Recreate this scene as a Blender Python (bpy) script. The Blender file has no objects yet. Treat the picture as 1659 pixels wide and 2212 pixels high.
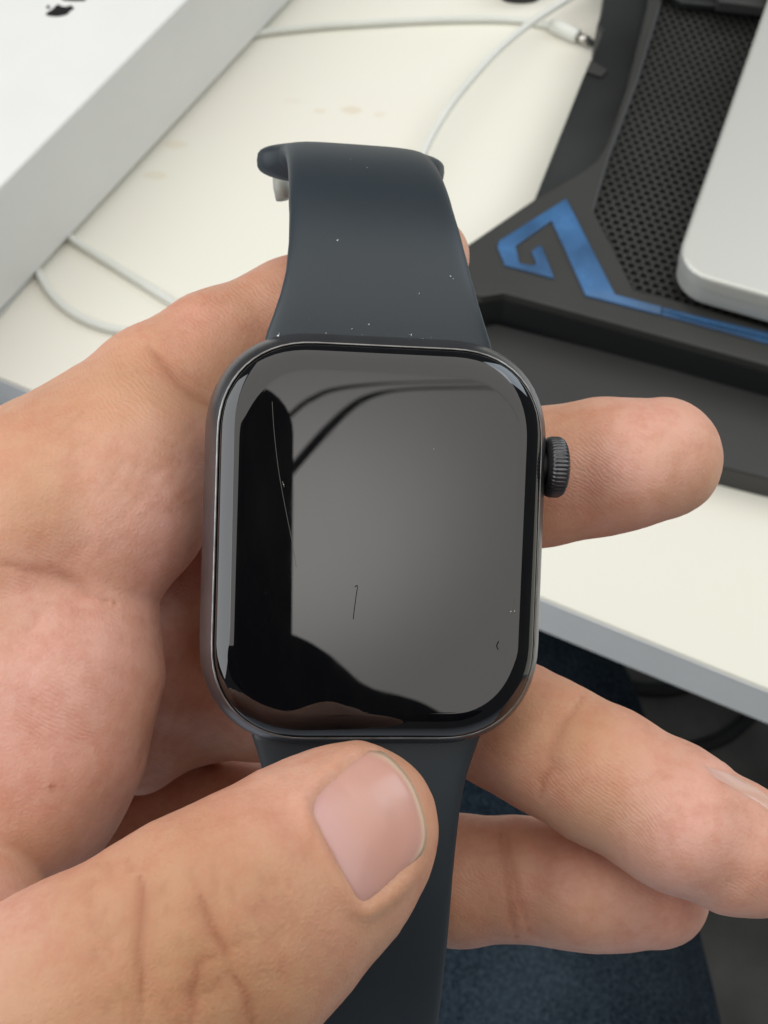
import bpy, bmesh, math
import numpy as np
from mathutils import Vector, Matrix

# ------------------------------------------------------------------ camera
scene = bpy.context.scene
COL = scene.collection
F = 2694.0                       # focal length in photo units (photo 1659 units wide)
CU, CV = 829.5, 1106.0
PITCH = math.radians(60)         # looking 60 degrees below the horizontal
CAM_H = 0.39                     # metres above the desk top
cam_d = bpy.data.cameras.new("camera")
cam = bpy.data.objects.new("camera", cam_d)
COL.objects.link(cam)
cam.location = (0, 0, CAM_H)
cam.rotation_euler = (math.pi / 2 - PITCH, 0, 0)
cam_d.sensor_fit = 'HORIZONTAL'
cam_d.sensor_width = 36.0
cam_d.lens = F / 1659.0 * 36.0
cam_d.clip_start = 0.005
cam_d.clip_end = 50
cam_d.dof.use_dof = True
cam_d.dof.focus_distance = 0.139
cam_d.dof.aperture_fstop = 84.0
scene.camera = cam

# ------------------------------------------------------------------ light
world = bpy.data.worlds.new("World")
scene.world = world
world.use_nodes = True
wb = world.node_tree.nodes["Background"]
wb.inputs[0].default_value = (0.93, 0.97, 1.0, 1)
wb.inputs[1].default_value = 0.08

def area(name, loc, target, sx, sy, watts, color):
    ld = bpy.data.lights.new(name, 'AREA')
    ld.shape = 'RECTANGLE'
    ld.size = sx
    ld.size_y = sy
    ld.energy = watts
    ld.color = color
    o = bpy.data.objects.new(name, ld)
    COL.objects.link(o)
    o.location = loc
    o.rotation_euler = (Vector(target) - Vector(loc)).to_track_quat('-Z', 'Y').to_euler()
    return o

lamp = area("ceiling_light", (0.60, 0.05, 2.05), (0.60, 0.05, 0), 4.2, 3.9, 77, (1.0, 0.972, 0.925))
# the lit ceiling is brightest where the daylight falls on it and fades away from there
lamp.data.use_nodes = True
_N, _L = lamp.data.node_tree.nodes, lamp.data.node_tree.links
_em = next(n for n in _N if n.type == 'EMISSION')
_g = _N.new('ShaderNodeNewGeometry')
_d = _N.new('ShaderNodeVectorMath'); _d.operation = 'DISTANCE'
_L.new(_g.outputs['Position'], _d.inputs[0]); _d.inputs[1].default_value = (0.50, -1.26, 2.05)
_m = _N.new('ShaderNodeMapRange'); _m.interpolation_type = 'SMOOTHERSTEP'
_m.inputs['From Min'].default_value = 0.0; _m.inputs['From Max'].default_value = 0.55
_m.inputs['To Min'].default_value = 1.9; _m.inputs['To Max'].default_value = 0.92
_L.new(_d.outputs['Value'], _m.inputs['Value']); _L.new(_m.outputs['Result'], _em.inputs['Strength'])
area("window_light", (1.25, 1.05, 0.85), (0.0, 0.1, 0.1), 0.8, 0.9, 7, (0.80, 0.90, 1.0))
area("room_window_light", (-1.75, -0.15, 1.15), (0.0, 0.0, 0.15), 2.4, 1.6, 33, (0.95, 0.98, 1.0))

scene.view_settings.view_transform = 'Standard'
scene.view_settings.look = 'None'
scene.view_settings.exposure = 0.0
scene.view_settings.gamma = 1.0
try:
    scene.cycles.use_denoising = True
    scene.cycles.max_bounces = 8
except Exception:
    pass

# ------------------------------------------------------------------ frames
CAMR = np.array(Matrix.Rotation(math.pi / 2 - PITCH, 3, 'X'))
CAMP = np.array([0, 0, CAM_H])

def cam2world(p):
    """camera-space millimetres (x right, y up, z depth away) -> world metres"""
    p = np.asarray(p, float).reshape(-1, 3)
    q = np.stack([p[:, 0], p[:, 1], -p[:, 2]], 1) / 1000.0
    return q @ CAMR.T + CAMP

def pc(u, v, d):
    """photo unit at a given depth -> camera-space mm"""
    return np.array([(u - CU) / F * d, -(v - CV) / F * d, d])

def ray(u, v):
    r = np.array([(u - CU) / F, -(v - CV) / F, -1.0])
    return CAMR @ r

def G(u, v, z=0.0):
    """photo unit on the horizontal plane at height z (metres)"""
    r = ray(u, v)
    t = (z - CAMP[2]) / r[2]
    return CAMP + r * t

# ------------------------------------------------------------------ helpers
def mesh_obj(name, verts, faces, mat=None, parent=None, smooth=True):
    me = bpy.data.meshes.new(name)
    me.from_pydata([tuple(map(float, v)) for v in verts], [], [tuple(int(i) for i in f) for f in faces])
    me.update()
    o = bpy.data.objects.new(name, me)
    COL.objects.link(o)
    if mat:
        me.materials.append(mat)
    if smooth:
        me.polygons.foreach_set('use_smooth', [True] * len(me.polygons))
    if parent:
        o.parent = parent
    return o

def bm_obj(name, bm, mat=None, parent=None, smooth=False):
    me = bpy.data.meshes.new(name)
    bmesh.ops.recalc_face_normals(bm, faces=bm.faces)
    bm.to_mesh(me)
    bm.free()
    o = bpy.data.objects.new(name, me)
    COL.objects.link(o)
    if mat:
        me.materials.append(mat)
    if smooth:
        me.polygons.foreach_set('use_smooth', [True] * len(me.polygons))
    if parent:
        o.parent = parent
    return o

def thing(name, label, cat, loc=(0, 0, 0)):
    o = bpy.data.objects.new(name, None)
    COL.objects.link(o)
    o.empty_display_size = 0.01
    o['label'] = label
    o['category'] = cat
    return o

def tag(o, label=None, cat=None, group=None, kind=None):
    if label: o['label'] = label
    if cat: o['category'] = cat
    if group: o['group'] = group
    if kind: o['kind'] = kind
    return o

def prism(name, pts_xy, z0, z1, mat, parent=None, bevel=0.0, seg=2):
    """vertical prism over a plan outline"""
    bm = bmesh.new()
    vs = [bm.verts.new((p[0], p[1], z0)) for p in pts_xy]
    f = bm.faces.new(vs)
    r = bmesh.ops.extrude_face_region(bm, geom=[f])
    for e in r['geom']:
        if isinstance(e, bmesh.types.BMVert):
            e.co.z = z1
    bmesh.ops.recalc_face_normals(bm, faces=bm.faces)
    if bevel > 0:
        edges = [e for e in bm.edges if e.verts[0].co.z > (z0 + z1) / 2 or e.verts[1].co.z > (z0 + z1) / 2]
        bmesh.ops.bevel(bm, geom=edges, offset=bevel, segments=seg, profile=0.5, affect='EDGES')
    return bm_obj(name, bm, mat, parent)

def catmull(pts, n):
    pts = np.asarray(pts, float)
    P = np.vstack([2 * pts[0] - pts[1], pts, 2 * pts[-1] - pts[-2]])
    out = []
    for i in range(1, len(P) - 2):
        for t in np.linspace(0, 1, n, endpoint=False):
            a, b, c, d = P[i - 1], P[i], P[i + 1], P[i + 2]
            out.append(0.5 * ((2 * b) + (-a + c) * t + (2 * a - 5 * b + 4 * c - d) * t * t + (-a + 3 * b - 3 * c + d) * t ** 3))
    out.append(pts[-1])
    return np.array(out)

def tube_data(path, radius, nseg=12, caps=True):
    path = np.asarray(path, float)
    n = len(path)
    rad = np.full(n, radius) if np.isscalar(radius) else np.asarray(radius, float)
    T = np.gradient(path, axis=0)
    T /= np.linalg.norm(T, axis=1)[:, None] + 1e-12
    ref = np.array([0, 0, 1.0]) if abs(T[0][2]) < 0.9 else np.array([1.0, 0, 0])
    verts, faces = [], []
    N = np.cross(T[0], ref); N /= np.linalg.norm(N)
    for i in range(n):
        N = N - T[i] * N.dot(T[i]); N /= np.linalg.norm(N)
        B = np.cross(T[i], N)
        for k in range(nseg):
            a = 2 * math.pi * k / nseg
            verts.append(path[i] + rad[i] * (math.cos(a) * N + math.sin(a) * B))
    for i in range(n - 1):
        for k in range(nseg):
            k2 = (k + 1) % nseg
            faces.append((i * nseg + k, i * nseg + k2, (i + 1) * nseg + k2, (i + 1) * nseg + k))
    if caps:
        faces.append(tuple(range(nseg))[::-1])
        faces.append(tuple((n - 1) * nseg + k for k in range(nseg)))
    return verts, faces

def tube(name, path, radius, mat, parent=None, nseg=12):
    v, f = tube_data(path, radius, nseg)
    return mesh_obj(name, v, f, mat, parent)

# ------------------------------------------------------------------ materials
def new_mat(name):
    m = bpy.data.materials.new(name)
    m.use_nodes = True
    return m, m.node_tree.nodes, m.node_tree.links, m.node_tree.nodes["Principled BSDF"]

def pmat(name, color, rough=0.5, metal=0.0, noise=0.0, nscale=200.0, bump=0.0, bscale=800.0, spec=0.5, rvar=0.0, coat=0.0):
    m, N, L, b = new_mat(name)
    b.inputs['Base Color'].default_value = (*color, 1)
    b.inputs['Roughness'].default_value = rough
    b.inputs['Metallic'].default_value = metal
    b.inputs['Specular IOR Level'].default_value = spec
    if coat:
        b.inputs['Coat Weight'].default_value = coat
    tc = N.new('ShaderNodeTexCoord')
    if noise > 0 or rvar > 0:
        t = N.new('ShaderNodeTexNoise')
        t.inputs['Scale'].default_value = nscale
        t.inputs['Detail'].default_value = 5
        L.new(tc.outputs['Object'], t.inputs['Vector'])
        if noise > 0:
            r = N.new('ShaderNodeValToRGB')
            r.color_ramp.elements[0].position = 0.3
            r.color_ramp.elements[1].position = 0.7
            r.color_ramp.elements[0].color = (*[c * (1 - noise) for c in color], 1)
            r.color_ramp.elements[1].color = (*[min(1, c * (1 + noise)) for c in color], 1)
            L.new(t.outputs['Fac'], r.inputs['Fac'])
            L.new(r.outputs['Color'], b.inputs['Base Color'])
        if rvar > 0:
            mr = N.new('ShaderNodeMapRange')
            mr.inputs['To Min'].default_value = max(0, rough - rvar)
            mr.inputs['To Max'].default_value = min(1, rough + rvar)
            L.new(t.outputs['Fac'], mr.inputs['Value'])
            L.new(mr.outputs['Result'], b.inputs['Roughness'])
    if bump > 0:
        t2 = N.new('ShaderNodeTexNoise')
        t2.inputs['Scale'].default_value = bscale
        t2.inputs['Detail'].default_value = 4
        L.new(tc.outputs['Object'], t2.inputs['Vector'])
        bp = N.new('ShaderNodeBump')
        bp.inputs['Strength'].default_value = bump
        bp.inputs['Distance'].default_value = 0.0003
        L.new(t2.outputs['Fac'], bp.inputs['Height'])
        L.new(bp.outputs['Normal'], b.inputs['Normal'])
    return m

M_CARD = pmat("white_card", (0.745, 0.75, 0.73), 0.55, noise=0.02, nscale=30, bump=0.03, bscale=600)
M_INK = pmat("black_ink", (0.012, 0.012, 0.013), 0.35)
M_CABLE = pmat("white_cable", (0.70, 0.71, 0.66), 0.4, noise=0.03, nscale=60)
M_CABLE_GREY = pmat("grey_cable", (0.52, 0.53, 0.50), 0.5)
M_PIN = pmat("pin_metal", (0.36, 0.37, 0.33), 0.5)
M_STEEL = pmat("plug_metal", (0.60, 0.58, 0.54), 0.3, metal=1.0)
M_STAND = pmat("stand_plastic", (0.027, 0.027, 0.025), 0.48, noise=0.12, nscale=25, bump=0.15, bscale=2500)
M_STAND_DK = pmat("stand_dark_plastic", (0.020, 0.022, 0.023), 0.36, noise=0.5, nscale=18, bump=0.1, bscale=2500)
M_STAND_BASE = pmat("stand_base_plastic", (0.027, 0.027, 0.027), 0.5, noise=0.08, nscale=20, bump=0.15, bscale=2500)
M_BLACK = pmat("black_plastic", (0.010, 0.011, 0.012), 0.4)
M_MESH = pmat("mesh_metal", (0.027, 0.027, 0.025), 0.42, metal=0.0, noise=0.15, nscale=40)
M_BLUE = pmat("blue_plastic", (0.032, 0.110, 0.250), 0.25, noise=0.45, nscale=45, rvar=0.1, coat=0.4)
M_BLUE_SHADED = pmat("shaded_blue_plastic", (0.008, 0.055, 0.14), 0.25, noise=0.3, nscale=80, coat=0.4)  # blue trim plastic with the laptop's shadow put into its colour
M_ALU = pmat("laptop_aluminium", (0.60, 0.605, 0.565), 0.42, metal=0.5, bump=0.04, bscale=4000)
M_DENIM = None
M_CHAIR = pmat("chair_fabric", (0.115, 0.114, 0.112), 0.85, noise=0.45, nscale=16, bump=0.5, bscale=1500, spec=0.2)
M_PIPING = pmat("chair_piping", (0.010, 0.010, 0.013), 0.7)
M_FLOOR = pmat("floor_tile", (0.50, 0.55, 0.63), 0.45, noise=0.06, nscale=6)
M_CASE = pmat("case_metal", (0.13, 0.13, 0.14), 0.33, metal=0.85, noise=0.1, nscale=300, bump=0.03, bscale=6000)
M_RIM = pmat("rim_metal", (0.24, 0.235, 0.23), 0.34, metal=1.0, noise=0.3, nscale=500)
M_CROWN = pmat("crown_metal", (0.10, 0.10, 0.105), 0.32, metal=0.9, noise=0.2, nscale=900)
M_GAP = pmat("gap_black", (0.004, 0.004, 0.004), 0.6)
M_SPECK = pmat("dust_white", (0.75, 0.76, 0.75), 0.8)
M_SCRATCH = pmat("scratch_grey", (0.10, 0.105, 0.085), 0.6)
M_SMUDGE_REFL = pmat("dark_smudge_reflection", (0.008, 0.008, 0.008), 0.9, spec=0.0)
M_STRAP = pmat("strap_rubber", (0.022, 0.031, 0.039), 0.47, noise=0.06, nscale=60, bump=0.06, bscale=5000, rvar=0.05)
M_PHONE = pmat("phone_back", (0.006, 0.008, 0.014), 0.25)
M_SHIRT = pmat("dark_shirt", (0.008, 0.009, 0.010), 0.95, spec=0.05)

def glass_mat():
    m, N, L, b = new_mat("watch_glass")
    b.inputs['Base Color'].default_value = (0.0035, 0.0037, 0.0045, 1)
    b.inputs['Roughness'].default_value = 0.03
    b.inputs['IOR'].default_value = 1.66
    tc = N.new('ShaderNodeTexCoord')
    t = N.new('ShaderNodeTexNoise')
    t.inputs['Scale'].default_value = 120
    t.inputs['Detail'].default_value = 6
    t.inputs['Roughness'].default_value = 0.65
    L.new(tc.outputs['Object'], t.inputs['Vector'])
    mr = N.new('ShaderNodeMapRange')
    mr.inputs['From Min'].default_value = 0.45
    mr.inputs['From Max'].default_value = 0.75
    mr.inputs['To Min'].default_value = 0.010
    mr.inputs['To Max'].default_value = 0.045
    L.new(t.outputs['Fac'], mr.inputs['Value'])
    L.new(mr.outputs['Result'], b.inputs['Roughness'])
    mp_ = N.new('ShaderNodeMapping'); mp_.inputs['Scale'].default_value = (1.6, .5, .5); mp_.inputs['Rotation'].default_value = (.3, .2, .35)
    L.new(tc.outputs['Object'], mp_.inputs['Vector'])
    t2 = N.new('ShaderNodeTexNoise'); t2.inputs['Scale'].default_value = 130; t2.inputs['Detail'].default_value = 7; t2.inputs['Roughness'].default_value = .7
    L.new(mp_.outputs['Vector'], t2.inputs['Vector'])
    r2 = N.new('ShaderNodeValToRGB')
    r2.color_ramp.elements[0].position = .45; r2.color_ramp.elements[0].color = (.003, .0032, .004, 1)
    r2.color_ramp.elements[1].position = .8; r2.color_ramp.elements[1].color = (.0065, .0065, .0065, 1)
    L.new(t2.outputs['Fac'], r2.inputs['Fac']); L.new(r2.outputs['Color'], b.inputs['Base Color'])
    return m
M_GLASS = glass_mat()

def desk_mat():
    m, N, L, b = new_mat("desk_laminate")
    tc = N.new('ShaderNodeTexCoord')
    n1 = N.new('ShaderNodeTexNoise'); n1.inputs['Scale'].default_value = 9; n1.inputs['Detail'].default_value = 3
    L.new(tc.outputs['Object'], n1.inputs['Vector'])
    r = N.new('ShaderNodeValToRGB')
    r.color_ramp.elements[0].position = 0.35; r.color_ramp.elements[0].color = (0.79, 0.785, 0.685, 1)
    r.color_ramp.elements[1].position = 0.65; r.color_ramp.elements[1].color = (0.80, 0.77, 0.69, 1)
    L.new(n1.outputs['Fac'], r.inputs['Fac'])
    last = r.outputs['Color']
    # small dried stains, each a soft spot at its own place
    n2 = N.new('ShaderNodeTexNoise'); n2.inputs['Scale'].default_value = 160; n2.inputs['Detail'].default_value = 3
    L.new(tc.outputs['Object'], n2.inputs['Vector'])
    for (u, v, rad, s) in [(760, 237, 3.6, .32), (632, 218, 3.0, .1), (376, 312, 3.8, .22), (335, 379, 3.6, .22), (690, 240, 2.0, .25), (818, 247, 2.0, .2)]:
        c = G(u, v)
        sub = N.new('ShaderNodeVectorMath'); sub.operation = 'SUBTRACT'
        L.new(tc.outputs['Object'], sub.inputs[0]); sub.inputs[1].default_value = tuple(c)
        mul = N.new('ShaderNodeVectorMath'); mul.operation = 'MULTIPLY'
        L.new(sub.outputs[0], mul.inputs[0]); mul.inputs[1].default_value = (0.7, 1.5, 1.0)
        ln = N.new('ShaderNodeVectorMath'); ln.operation = 'LENGTH'
        L.new(mul.outputs[0], ln.inputs[0])
        ad = N.new('ShaderNodeMath'); ad.operation = 'MULTIPLY_ADD'
        L.new(n2.outputs['Fac'], ad.inputs[0]); ad.inputs[1].default_value = 0.004; L.new(ln.outputs['Value'], ad.inputs[2])
        mr = N.new('ShaderNodeMapRange'); mr.interpolation_type = 'SMOOTHSTEP'
        mr.inputs['From Min'].default_value = rad / 1000 * 0.75 + .002; mr.inputs['From Max'].default_value = rad / 1000 * 1.15 + .002
        mr.inputs['To Min'].default_value = s; mr.inputs['To Max'].default_value = 0
        L.new(ad.outputs[0], mr.inputs['Value'])
        mx = N.new('ShaderNodeMix'); mx.data_type = 'RGBA'
        L.new(mr.outputs['Result'], mx.inputs['Factor'])
        L.new(last, mx.inputs['A']); mx.inputs['B'].default_value = (0.62, 0.46, 0.26, 1)
        last = mx.outputs['Result']
    L.new(last, b.inputs['Base Color'])
    b.inputs['Roughness'].default_value = 0.42
    n3 = N.new('ShaderNodeTexNoise'); n3.inputs['Scale'].default_value = 900
    L.new(tc.outputs['Object'], n3.inputs['Vector'])
    bp = N.new('ShaderNodeBump'); bp.inputs['Strength'].default_value = 0.04; bp.inputs['Distance'].default_value = 0.0003
    L.new(n3.outputs['Fac'], bp.inputs['Height']); L.new(bp.outputs['Normal'], b.inputs['Normal'])
    return m
M_DESK = desk_mat()
M_DESK_EDGE = pmat("desk_edge_band", (0.80, 0.81, 0.80), 0.5, noise=0.03, nscale=30)

def denim_mat():
    m, N, L, b = new_mat("denim")
    tc = N.new('ShaderNodeTexCoord')
    n1 = N.new('ShaderNodeTexNoise'); n1.inputs['Scale'].default_value = 620; n1.inputs['Detail'].default_value = 4; n1.inputs['Roughness'].default_value = .7
    L.new(tc.outputs['Object'], n1.inputs['Vector'])
    n2 = N.new('ShaderNodeTexNoise'); n2.inputs['Scale'].default_value = 14; n2.inputs['Detail'].default_value = 3
    L.new(tc.outputs['Object'], n2.inputs['Vector'])
    add = N.new('ShaderNodeMath'); add.operation = 'MULTIPLY_ADD'
    L.new(n1.outputs['Fac'], add.inputs[0]); add.inputs[1].default_value = 0.75; 
    mm = N.new('ShaderNodeMath'); mm.operation = 'MULTIPLY'; L.new(n2.outputs['Fac'], mm.inputs[0]); mm.inputs[1].default_value = .4
    L.new(mm.outputs[0], add.inputs[2])
    r = N.new('ShaderNodeValToRGB')
    r.color_ramp.elements[0].position = 0.46; r.color_ramp.elements[0].color = (0.003, 0.008, 0.015, 1)
    r.color_ramp.elements[1].position = 0.78; r.color_ramp.elements[1].color = (0.040, 0.058, 0.076, 1)
    L.new(add.outputs[0], r.inputs['Fac']); L.new(r.outputs['Color'], b.inputs['Base Color'])
    b.inputs['Roughness'].default_value = 0.95
    b.inputs['Specular IOR Level'].default_value = 0.15
    bp = N.new('ShaderNodeBump'); bp.inputs['Strength'].default_value = 0.6; bp.inputs['Distance'].default_value = 0.0006
    L.new(n1.outputs['Fac'], bp.inputs['Height']); L.new(bp.outputs['Normal'], b.inputs['Normal'])
    return m
M_DENIM = denim_mat()

def skin_mat():
    m, N, L, b = new_mat("skin")
    tc = N.new('ShaderNodeTexCoord')
    def attr(n):
        a = N.new('ShaderNodeAttribute'); a.attribute_name = n; return a.outputs['Fac']
    def mix(fac, A, B):
        x = N.new('ShaderNodeMix'); x.data_type = 'RGBA'
        L.new(fac, x.inputs['Factor'])
        if isinstance(A, tuple): x.inputs['A'].default_value = A
        else: L.new(A, x.inputs['A'])
        x.inputs['B'].default_value = B
        return x.outputs['Result']
    def noise(scale, detail=4, rough=.55):
        t = N.new('ShaderNodeTexNoise'); t.inputs['Scale'].default_value = scale
        t.inputs['Detail'].default_value = detail; t.inputs['Roughness'].default_value = rough
        L.new(tc.outputs['Object'], t.inputs['Vector']); return t.outputs['Fac']
    def rng(v, a, b_, c, d):
        mr = N.new('ShaderNodeMapRange'); mr.inputs['From Min'].default_value = a; mr.inputs['From Max'].default_value = b_
        mr.inputs['To Min'].default_value = c; mr.inputs['To Max'].default_value = d
        L.new(v, mr.inputs['Value']); return mr.outputs['Result']
    base = mix(rng(noise(90, 4), .35, .65, 0, 1), (0.650, 0.345, 0.218, 1), (0.680, 0.342, 0.242, 1))
    base = mix(attr('pink'), base, (0.770, 0.432, 0.352, 1))
    base = mix(attr('tan'), base, (0.560, 0.310, 0.160, 1))
    base = mix(rng(noise(300, 6, .7), .42, .70, 0, .5), base, (0.56, 0.215, 0.130, 1))
    base = mix(rng(noise(48, 3), .48, .68, 0, .5), base, (0.62, 0.36, 0.20, 1))
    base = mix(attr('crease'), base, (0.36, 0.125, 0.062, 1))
    L.new(base, b.inputs['Base Color'])
    b.inputs['Roughness'].default_value = 0.5
    L.new(rng(noise(700, 3), .3, .7, .42, .6), b.inputs['Roughness'])
    b.inputs['Specular IOR Level'].default_value = 0.38
    b.inputs['Subsurface Weight'].default_value = 0.28
    b.inputs['Subsurface Radius'].default_value = (1.0, 0.36, 0.2)
    b.inputs['Subsurface Scale'].default_value = 0.0016
    # friction ridges + fine skin cells
    wv = N.new('ShaderNodeTexWave'); wv.wave_type = 'BANDS'; wv.bands_direction = 'DIAGONAL'
    wv.inputs['Scale'].default_value = 780; wv.inputs['Distortion'].default_value = 9.0
    wv.inputs['Detail'].default_value = 2; wv.inputs['Detail Scale'].default_value = 0.5
    L.new(tc.outputs['Object'], wv.inputs['Vector'])
    vo = N.new('ShaderNodeTexVoronoi'); vo.inputs['Scale'].default_value = 1500
    vo.feature = 'DISTANCE_TO_EDGE'
    L.new(tc.outputs['Object'], vo.inputs['Vector'])
    ridge = N.new('ShaderNodeMath'); ridge.operation = 'MULTIPLY'
    rm = N.new('ShaderNodeMath'); rm.operation = 'MULTIPLY'
    L.new(attr('ridge'), rm.inputs[0]); L.new(rng(noise(75, 2), .42, .62, 0, 1), rm.inputs[1])
    L.new(wv.outputs['Fac'], ridge.inputs[0]); L.new(rm.outputs[0], ridge.inputs[1])
    s = N.new('ShaderNodeMath'); s.operation = 'MULTIPLY_ADD'
    L.new(vo.outputs['Distance'], s.inputs[0]); s.inputs[1].default_value = 0.9; L.new(ridge.outputs[0], s.inputs[2])
    s2 = N.new('ShaderNodeMath'); s2.operation = 'MULTIPLY_ADD'
    L.new(noise(900, 4, .6), s2.inputs[0]); s2.inputs[1].default_value = 1.0; L.new(s.outputs[0], s2.inputs[2])
    bp = N.new('ShaderNodeBump'); bp.inputs['Strength'].default_value = 0.36; bp.inputs['Distance'].default_value = 0.00018
    L.new(s2.outputs[0], bp.inputs['Height']); L.new(bp.outputs['Normal'], b.inputs['Normal'])
    return m
M_SKIN = skin_mat()

def nail_mat():
    m, N, L, b = new_mat("nail")
    def attr(n):
        a = N.new('ShaderNodeAttribute'); a.attribute_name = n; return a.outputs['Fac']
    tc = N.new('ShaderNodeTexCoord')
    t = N.new('ShaderNodeTexNoise'); t.inputs['Scale'].default_value = 140; t.inputs['Detail'].default_value = 3
    L.new(tc.outputs['Object'], t.inputs['Vector'])
    r = N.new('ShaderNodeValToRGB')
    r.color_ramp.elements[0].position = .35; r.color_ramp.elements[0].color = (0.68, 0.365, 0.290, 1)
    r.color_ramp.elements[1].position = .68; r.color_ramp.elements[1].color = (0.66, 0.375, 0.310, 1)
    L.new(t.outputs['Fac'], r.inputs['Fac'])
    last = r.outputs['Color']
    for an, c in (('lunula', (0.66, 0.385, 0.350, 1)), ('free', (0.74, 0.56, 0.40, 1)), ('edge', (0.60, 0.33, 0.225, 1))):
        x = N.new('ShaderNodeMix'); x.data_type = 'RGBA'
        L.new(attr(an), x.inputs['Factor']); L.new(last, x.inputs['A']); x.inputs['B'].default_value = c
        last = x.outputs['Result']
    L.new(last, b.inputs['Base Color'])
    b.inputs['Roughness'].default_value = 0.26
    b.inputs['Specular IOR Level'].default_value = 0.5
    b.inputs['Subsurface Weight'].default_value = 0.3
    b.inputs['Subsurface Radius'].default_value = (1.0, 0.4, 0.25)
    b.inputs['Subsurface Scale'].default_value = 0.0012
    t2 = N.new('ShaderNodeTexNoise'); t2.inputs['Scale'].default_value = 500; t2.inputs['Detail'].default_value = 3
    L.new(tc.outputs['Object'], t2.inputs['Vector'])
    bp = N.new('ShaderNodeBump'); bp.inputs['Strength'].default_value = 0.12; bp.inputs['Distance'].default_value = 0.0002
    L.new(t2.outputs['Fac'], bp.inputs['Height']); L.new(bp.outputs['Normal'], b.inputs['Normal'])
    return m
M_NAIL = nail_mat()

# ------------------------------------------------------------------ setting: floor
FLOOR_Z = -0.73
o = mesh_obj("floor", [(-4, -4, FLOOR_Z), (4, -4, FLOOR_Z), (4, 4, FLOOR_Z), (-4, 4, FLOOR_Z)], [(0, 1, 2, 3)], M_FLOOR, smooth=False)
o['kind'] = 'structure'

# ------------------------------------------------------------------ desk
E0, E1 = G(0, 818), G(1659, 1491)
ed = E1 - E0; ed /= np.linalg.norm(ed)
en = np.array([-ed[1], ed[0], 0])                 # away from the sitter
DESK_T = 0.0235
desk = thing("desk", "white laminate desk with a pale grey front edge, under the laptop stand and box", "desk")
def plan(c, a0, a1, b0, b1):
    return [c + ed * a0 + en * b0, c + ed * a1 + en * b0, c + ed * a1 + en * b1, c + ed * a0 + en * b1]
prism("tabletop", plan(E0, -0.7, 1.3, 0.0005, 0.9), -DESK_T, 0.0, M_DESK, desk, bevel=0.0003)
prism("edge_band", plan(E0, -0.7, 1.3, -0.0003, 0.0003), -DESK_T, -0.0006, M_DESK_EDGE, desk, bevel=0.0003)
for a, b in ((-0.62, 0.08), (1.22, 0.08), (-0.62, 0.82), (1.22, 0.82)):
    prism("leg", plan(E0, a - .025, a + .025, b - .025, b + .025), FLOOR_Z, -DESK_T - .0005, M_CABLE_GREY, desk)

# ------------------------------------------------------------------ chair (seat seen below the desk)
SEAT_Z = -0.30
def chair():
    t = thing("chair", "dark grey fabric chair seat with black piping under the desk edge", "chair")
    c = G(1420, 1900, SEAT_Z)
    n = 40
    pts = []
    for i in range(n):
        a = 2 * math.pi * i / n
        ca, sa = math.cos(a), math.sin(a)
        r = 0.33
        pts.append((c[0] + 0.04 + r * math.copysign(abs(ca) ** .6, ca), c[1] + 0.02 + 0.30 * math.copysign(abs(sa) ** .6, sa)))
    prism("seat", pts, SEAT_Z - 0.07, SEAT_Z, M_CHAIR, t, bevel=0.02, seg=4)
    for pl in ([(1318, 1468), (1341, 1481), (1396, 1491), (1457, 1490), (1540, 1470)],
               [(1440, 1632), (1476, 1624), (1549, 1601), (1586, 1579), (1616, 1552), (1650, 1515)]):
        p = catmull([G(u, v, SEAT_Z + .001) for u, v in pl], 8)
        tube("piping", p, 0.0042, M_PIPING, t, 10)
    cc = np.mean(np.array(pts), 0)
    tube("post", [(cc[0], cc[1], FLOOR_Z + .05), (cc[0], cc[1], SEAT_Z - .0705)], 0.03, M_BLACK, t, 16)
    for k in range(5):
        a = 2 * math.pi * k / 5
        tube("base_arm", [(cc[0] + .032 * math.cos(a), cc[1] + .032 * math.sin(a), FLOOR_Z + .07), (cc[0] + .3 * math.cos(a), cc[1] + .3 * math.sin(a), FLOOR_Z + .022)], 0.02, M_BLACK, t, 10)
chair()

# ------------------------------------------------------------------ white box
bL, bR = G(0, 690), G(640, 0)
bd = bR - bL; bd /= np.linalg.norm(bd)
bn = np.array([-bd[1], bd[0], 0])                 # to the left, away from the open desk
def height_on(u, v):
    r = ray(u, v); t = ((bL - CAMP) @ bn) / (r @ bn)
    return (CAMP + r * t)[2]
BOX_H = 0.5 * (height_on(420, 0) + height_on(0, 385))
BOX_Z = 0.0042
print("box height", BOX_H, height_on(420, 0), height_on(0, 385))
box = thing("box", "large white cardboard box with a black printed emblem on its lid", "box")
def bplan(a0, a1, b0, b1):
    return [bL + bd * a0 + bn * b0, bL + bd * a1 + bn * b0, bL + bd * a1 + bn * b1, bL + bd * a0 + bn * b1]
prism("carton", bplan(-0.12, 0.50, 0.0, 0.36), BOX_Z, BOX_H, M_CARD, box, bevel=0.0012, seg=3)
def emblem(name, pts):
    q = [G(u, v, BOX_H) for u, v in pts]
    prism(name, q, BOX_H + 0.0001, BOX_H + 0.0004, M_INK, box)
k = 0.1984
def sm(pts):
    p = np.array(pts + pts[:1], float); return catmull(p, 4)[:-1]
emblem("emblem", [(x * k, y * k) for x, y in sm([(498, 155), (530, 135), (575, 105), (605, 75), (635, 55), (670, 74), (705, 80), (740, 76), (770, 66), (804, 95), (765, 122), (735, 155), (690, 172), (630, 182), (570, 180), (520, 172)])])
emblem("emblem_dot", [(x * k, y * k) for x, y in sm([(505, 80), (520, 66), (540, 72), (545, 88), (528, 97), (510, 92)])])
emblem("emblem_bar", [(x * k, y * k) for x, y in sm([(680, 4), (760, 12), (880, 14), (930, 4), (930, -60), (850, -110), (740, -100), (670, -50)])])

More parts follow.
